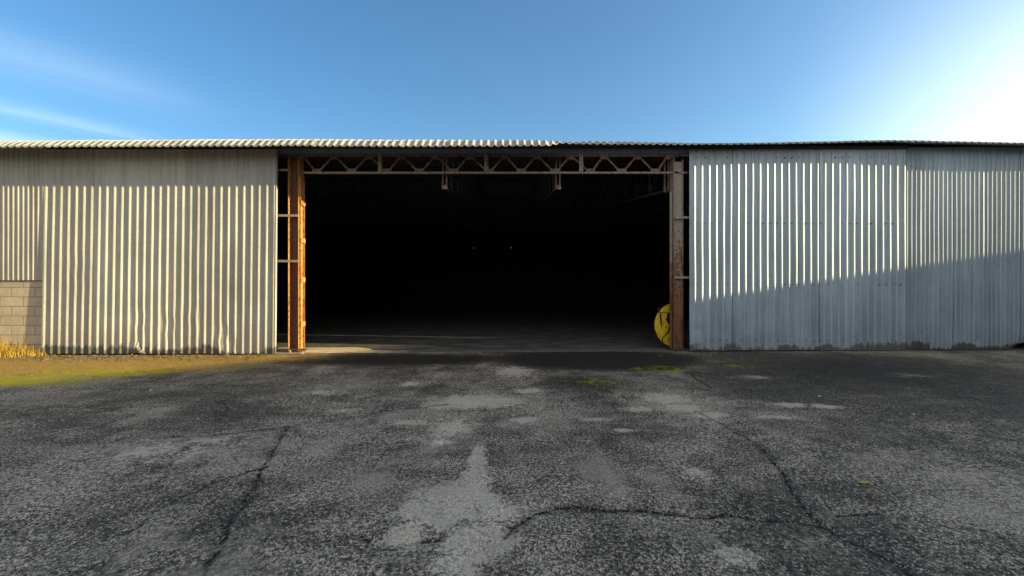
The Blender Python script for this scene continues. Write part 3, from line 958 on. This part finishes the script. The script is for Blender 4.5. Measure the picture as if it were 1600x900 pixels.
# one yellow leaf
M['yleaf'] = leafmat('yellow_leaf', (.62, .62, .10), (.75, .72, .22), 30)
X, Y = onground(1351, 757)
lf = MB(); n = 9; vs = []
for i in range(n):
    t = i / (n - 1); w = .020 * math.sin(math.pi * t ** .8) + .001
    vs += [(X - .042 + .084 * t, Y - w, .012 + .02 * (t - .5) ** 2 + .012), (X - .042 + .084 * t, Y, .010 + .02 * (t - .5) ** 2), (X - .042 + .084 * t, Y + w, .012 + .02 * (t - .5) ** 2 + .010)]
fs = []
for i in range(n - 1):
    fs += [(3 * i, 3 * i + 3, 3 * i + 4, 3 * i + 1), (3 * i + 1, 3 * i + 4, 3 * i + 5, 3 * i + 2)]
o = lf.add(vs, fs).build('fallen_leaf', M['yleaf'], solid=.0015)
tag(o, 'small yellow fallen leaf lying alone on the dark asphalt', 'leaf')
M['chip'] = mat_simple('pale_stone', (.5, .49, .46), (.36, .35, .33), 40, .9)
gr_ = MB()
def pebble(x, y, s):
    z = float(gz(x, y)) - .004
    a = random.uniform(0, 6.28); c, d = math.cos(a) * s, math.sin(a) * s
    k1, k2 = random.uniform(.5, .9), random.uniform(.7, 1.2)
    gr_.add([(x + c, y + d, z), (x - d * k1, y + c * k1, z), (x - c * k2, y - d * k2, z), (x + d * k1, y - c * k1, z), (x + random.uniform(-.3, .3) * s, y + random.uniform(-.3, .3) * s, z + .004 + s * .9)],
            [(0, 1, 4), (1, 2, 4), (2, 3, 4), (3, 0, 4)])
for i in range(1500):
    px, py = random.uniform(-40, 1640), 575 + 330 * random.random() ** 1.1
    x, y = onground(px, py); pebble(x, y, random.uniform(.003, .008) * (1 + y * .06))
for pl in CR[:6]:
    for (pa, pb) in zip(pl[:-1], pl[1:]):
        A_, B_ = onground(*pa), onground(*pb)
        for i in range(26):
            t = random.random(); x = A_[0] + (B_[0] - A_[0]) * t + random.gauss(0, .05); y = A_[1] + (B_[1] - A_[1]) * t + random.gauss(0, .05)
            pebble(x, y, random.uniform(.003, .009))
M['grit'] = mat_simple('loose_grit', (.44, .40, .34), (.24, .22, .19), 60, .9)
o = gr_.build('loose_grit', M['grit']); tag(o, 'loose grit and crumbled stone strewn over the asphalt', 'grit', kind='stuff')
def chip(px, py, s):
    X, Y = onground(px, py); b = MB()
    vs = []
    for i in range(7):
        a = i / 7 * 6.283; r_ = s * random.uniform(.7, 1.1)
        vs.append((X + r_ * math.cos(a), Y + r_ * .7 * math.sin(a), -.01))
    for i in range(7):
        x, y, _ = vs[i]; vs.append((X + (x - X) * .7, Y + (y - Y) * .7, s * .5 + random.uniform(0, s * .25)))
    b.add(vs, [tuple(range(7))[::-1], tuple(range(7, 14))] + [(i, (i + 1) % 7, 7 + (i + 1) % 7, 7 + i) for i in range(7)])
    o = b.build('stone_chip', M['chip']); tag(o, 'small pale stone chip lying loose on the asphalt', 'stone', 'pale stone chips scattered on the yard')
for a in ((1427, 649, .035), (1360, 631, .03), (1376, 630, .03), (1281, 621, .04), (1083, 706, .02), (1310, 748, .018), (752, 826, .012), (586, 855, .012), (608, 866, .010), (310, 655, .02), (236, 610, .03), (918, 690, .016), (862, 733, .013), (1126, 720, .014), (470, 780, .012), (1020, 700, .014)):
    chip(*a)

# ------------------------------------------------------------------ neighbouring shed, out of frame to the right: its shadow covers the yard
NB = empty('neighbour_shed', (22, 0, 0))
tag(NB, 'long plain rendered shed across the yard to the right', 'shed')
M['render'] = mat_simple('shed_render', (.30, .28, .25), (.24, .22, .20), 2, .9)
M['felt'] = mat_simple('roof_felt', (.05, .05, .05), (.035, .035, .035), 4, .9)
M['glassy'] = mat_simple('dark_window', (.03, .035, .04), (.02, .025, .03), 3, .15, 0)
u = Vector((1.3, 1, 0)).normalized(); nrm = Vector((1, -1.3, 0)).normalized()
A0 = Vector((5.2, -12.9, 0)); LEN = 35.5; DEP = 11.0
def nbp(s, d, z): p = A0 + u * s + nrm * d; return (p.x, p.y, z)
def nbox(mb, s0, s1, d0, d1, z0, z1):
    mb.add([nbp(s0, d0, z0), nbp(s1, d0, z0), nbp(s1, d1, z0), nbp(s0, d1, z0), nbp(s0, d0, z1), nbp(s1, d0, z1), nbp(s1, d1, z1), nbp(s0, d1, z1)],
           [(0, 3, 2, 1), (4, 5, 6, 7), (0, 1, 5, 4), (1, 2, 6, 5), (2, 3, 7, 6), (3, 0, 4, 7)]); return mb
nbox(MB(), 0, LEN, .25, DEP, -.1, 5.8).build('wall', M['render'], NB)
nbox(MB(), -.25, LEN + .25, 0, DEP + .25, 5.802, 6.0).build('roof', M['felt'], NB)
for i in range(7):
    s = 3 + i * 4.6
    w = nbox(MB(), s, s + 1.8, .20, .248, 2.4, 3.8).build('window', M['glassy'], NB)
nbox(MB(), 32.6, 34.6, .19, .247, 0, 2.3).build('door', M['frame'], NB)

# ------------------------------------------------------------------ camera, sun, sky
cam = bpy.data.cameras.new('camera'); co_ = bpy.data.objects.new('camera', cam); COL.objects.link(co_)
co_.location = (0, 0, EYE); co_.rotation_euler = (math.radians(90), 0, 0)
cam.sensor_width = 36; cam.lens = F / 1600 * 36; cam.clip_end = 3000; cam.clip_start = .05
S.camera = co_

sv = Vector((6.6, -1.0, 1.2)).normalized()
el = math.asin(sv.z); az = math.atan2(sv.x, sv.y)
L = bpy.data.lights.new('sun', 'SUN'); lo = bpy.data.objects.new('sun', L); COL.objects.link(lo)
lo.location = (30, -5, 20)
lo.rotation_euler = (-sv).to_track_quat('-Z', 'Y').to_euler()
L.energy = 5.0; L.angle = math.radians(.5); L.color = (1, .80, .40)

wd = bpy.data.worlds.new('World'); S.world = wd; wd.use_nodes = True
k = NT('w', wd.node_tree)
sky = k.n('ShaderNodeTexSky', _sky_type='NISHITA')
sky.sun_disc = False; sky.sun_elevation = el; sky.sun_rotation = az
sky.altitude = 100; sky.air_density = 1.0; sky.dust_density = 1.6; sky.ozone_density = 2.0
tc = k.n('ShaderNodeTexCoord').outputs['Generated']
sp_ = k.n('ShaderNodeSeparateXYZ', i0=tc).outputs
# cirrus: streaks on a high flat layer, seen to the left
zc = k.math('MAXIMUM', sp_[2], .02)
cx_ = k.math('DIVIDE', sp_[0], zc); cy_ = k.math('DIVIDE', sp_[1], zc)
sc_ = k.math('SUBTRACT', k.math('MULTIPLY', cx_, .76), k.math('MULTIPLY', cy_, .65))      # across the streaks
tc_ = k.math('ADD', k.math('MULTIPLY', cx_, .65), k.math('MULTIPLY', cy_, .76))           # along them
vec = k.n('ShaderNodeCombineXYZ', i0=k.math('MULTIPLY', tc_, .9), i1=k.math('MULTIPLY', sc_, 3.0), i2=.3).outputs[0]
nn = k.noise(1.0, 6, .6, vec=vec, dist=.5)
wob = k.math('MULTIPLY', k.math('SUBTRACT', nn, .5), .5)
sw = k.math('ADD', sc_, wob)
def band(c, w, a):
    q = k.math('DIVIDE', k.math('SUBTRACT', sw, c), w)
    return k.math('MULTIPLY', k.math('POWER', 2.718, k.math('MULTIPLY', k.math('MULTIPLY', q, q), -1.0)), a)
cm = k.math('ADD', band(-2.70, .24, .16), band(-3.52, .12, .22))
cm = k.math('ADD', cm, k.ramp(sw, -3.9, -4.5, 0, .6))
cm = k.math('MULTIPLY', cm, k.ramp(tc_, .75, .0))
cm = k.math('MULTIPLY', cm, k.ramp(nn, .25, .6, .55, 1.0))
cm = k.math('MULTIPLY', cm, k.ramp(sp_[2], .02, .10))
hs = k.n('ShaderNodeHueSaturation', Saturation=1.17, Value=1.0, Color=sky.outputs[0])
# thin bright veil of high haze towards the sun
gd_ = k.n('ShaderNodeVectorMath', _operation='DOT_PRODUCT', i0=tc, i1=(.985, -.10, .12)).outputs['Value']
veil = k.math('MULTIPLY', k.ramp(gd_, .47, .99), k.ramp(sp_[2], .58, .18))
colr = k.mix(k.math('MULTIPLY', veil, .90), k.mix(1.0, hs.outputs[0], k.mix(k.ramp(sp_[0], .1, -.75), (.90, .97, .97), (.60, .72, .79)), 'MULTIPLY'), (5.6, 5.6, 5.2))
# unseen milky cloud added behind the viewer to lift and warm the light
vb = k.math('MULTIPLY', k.ramp(sp_[1], .10, -.45), k.ramp(k.noise(2.2, 5, .6, vec=tc), .25, .6, .6, 1.0))
colr = k.mix(k.math('MULTIPLY', vb, .55), colr, (3.4, 2.95, 2.45))
colr = k.mix(k.math('MULTIPLY', cm, .6, clamp=True), colr, (4.6, 4.9, 4.9))
bg = k.n('ShaderNodeBackground', Color=colr, Strength=.136)
ow = k.n('ShaderNodeOutputWorld'); k.t.links.new(bg.outputs[0], ow.inputs[0])

S.view_settings.view_transform = 'Standard'
S.view_settings.look = 'None'
S.view_settings.exposure = 1.32
S.view_settings.gamma = 1.0
S.render.engine = 'CYCLES'
S.cycles.use_denoising = True
S.cycles.max_bounces = 6
S.cycles.diffuse_bounces = 4
S.cycles.sample_clamp_indirect = 8
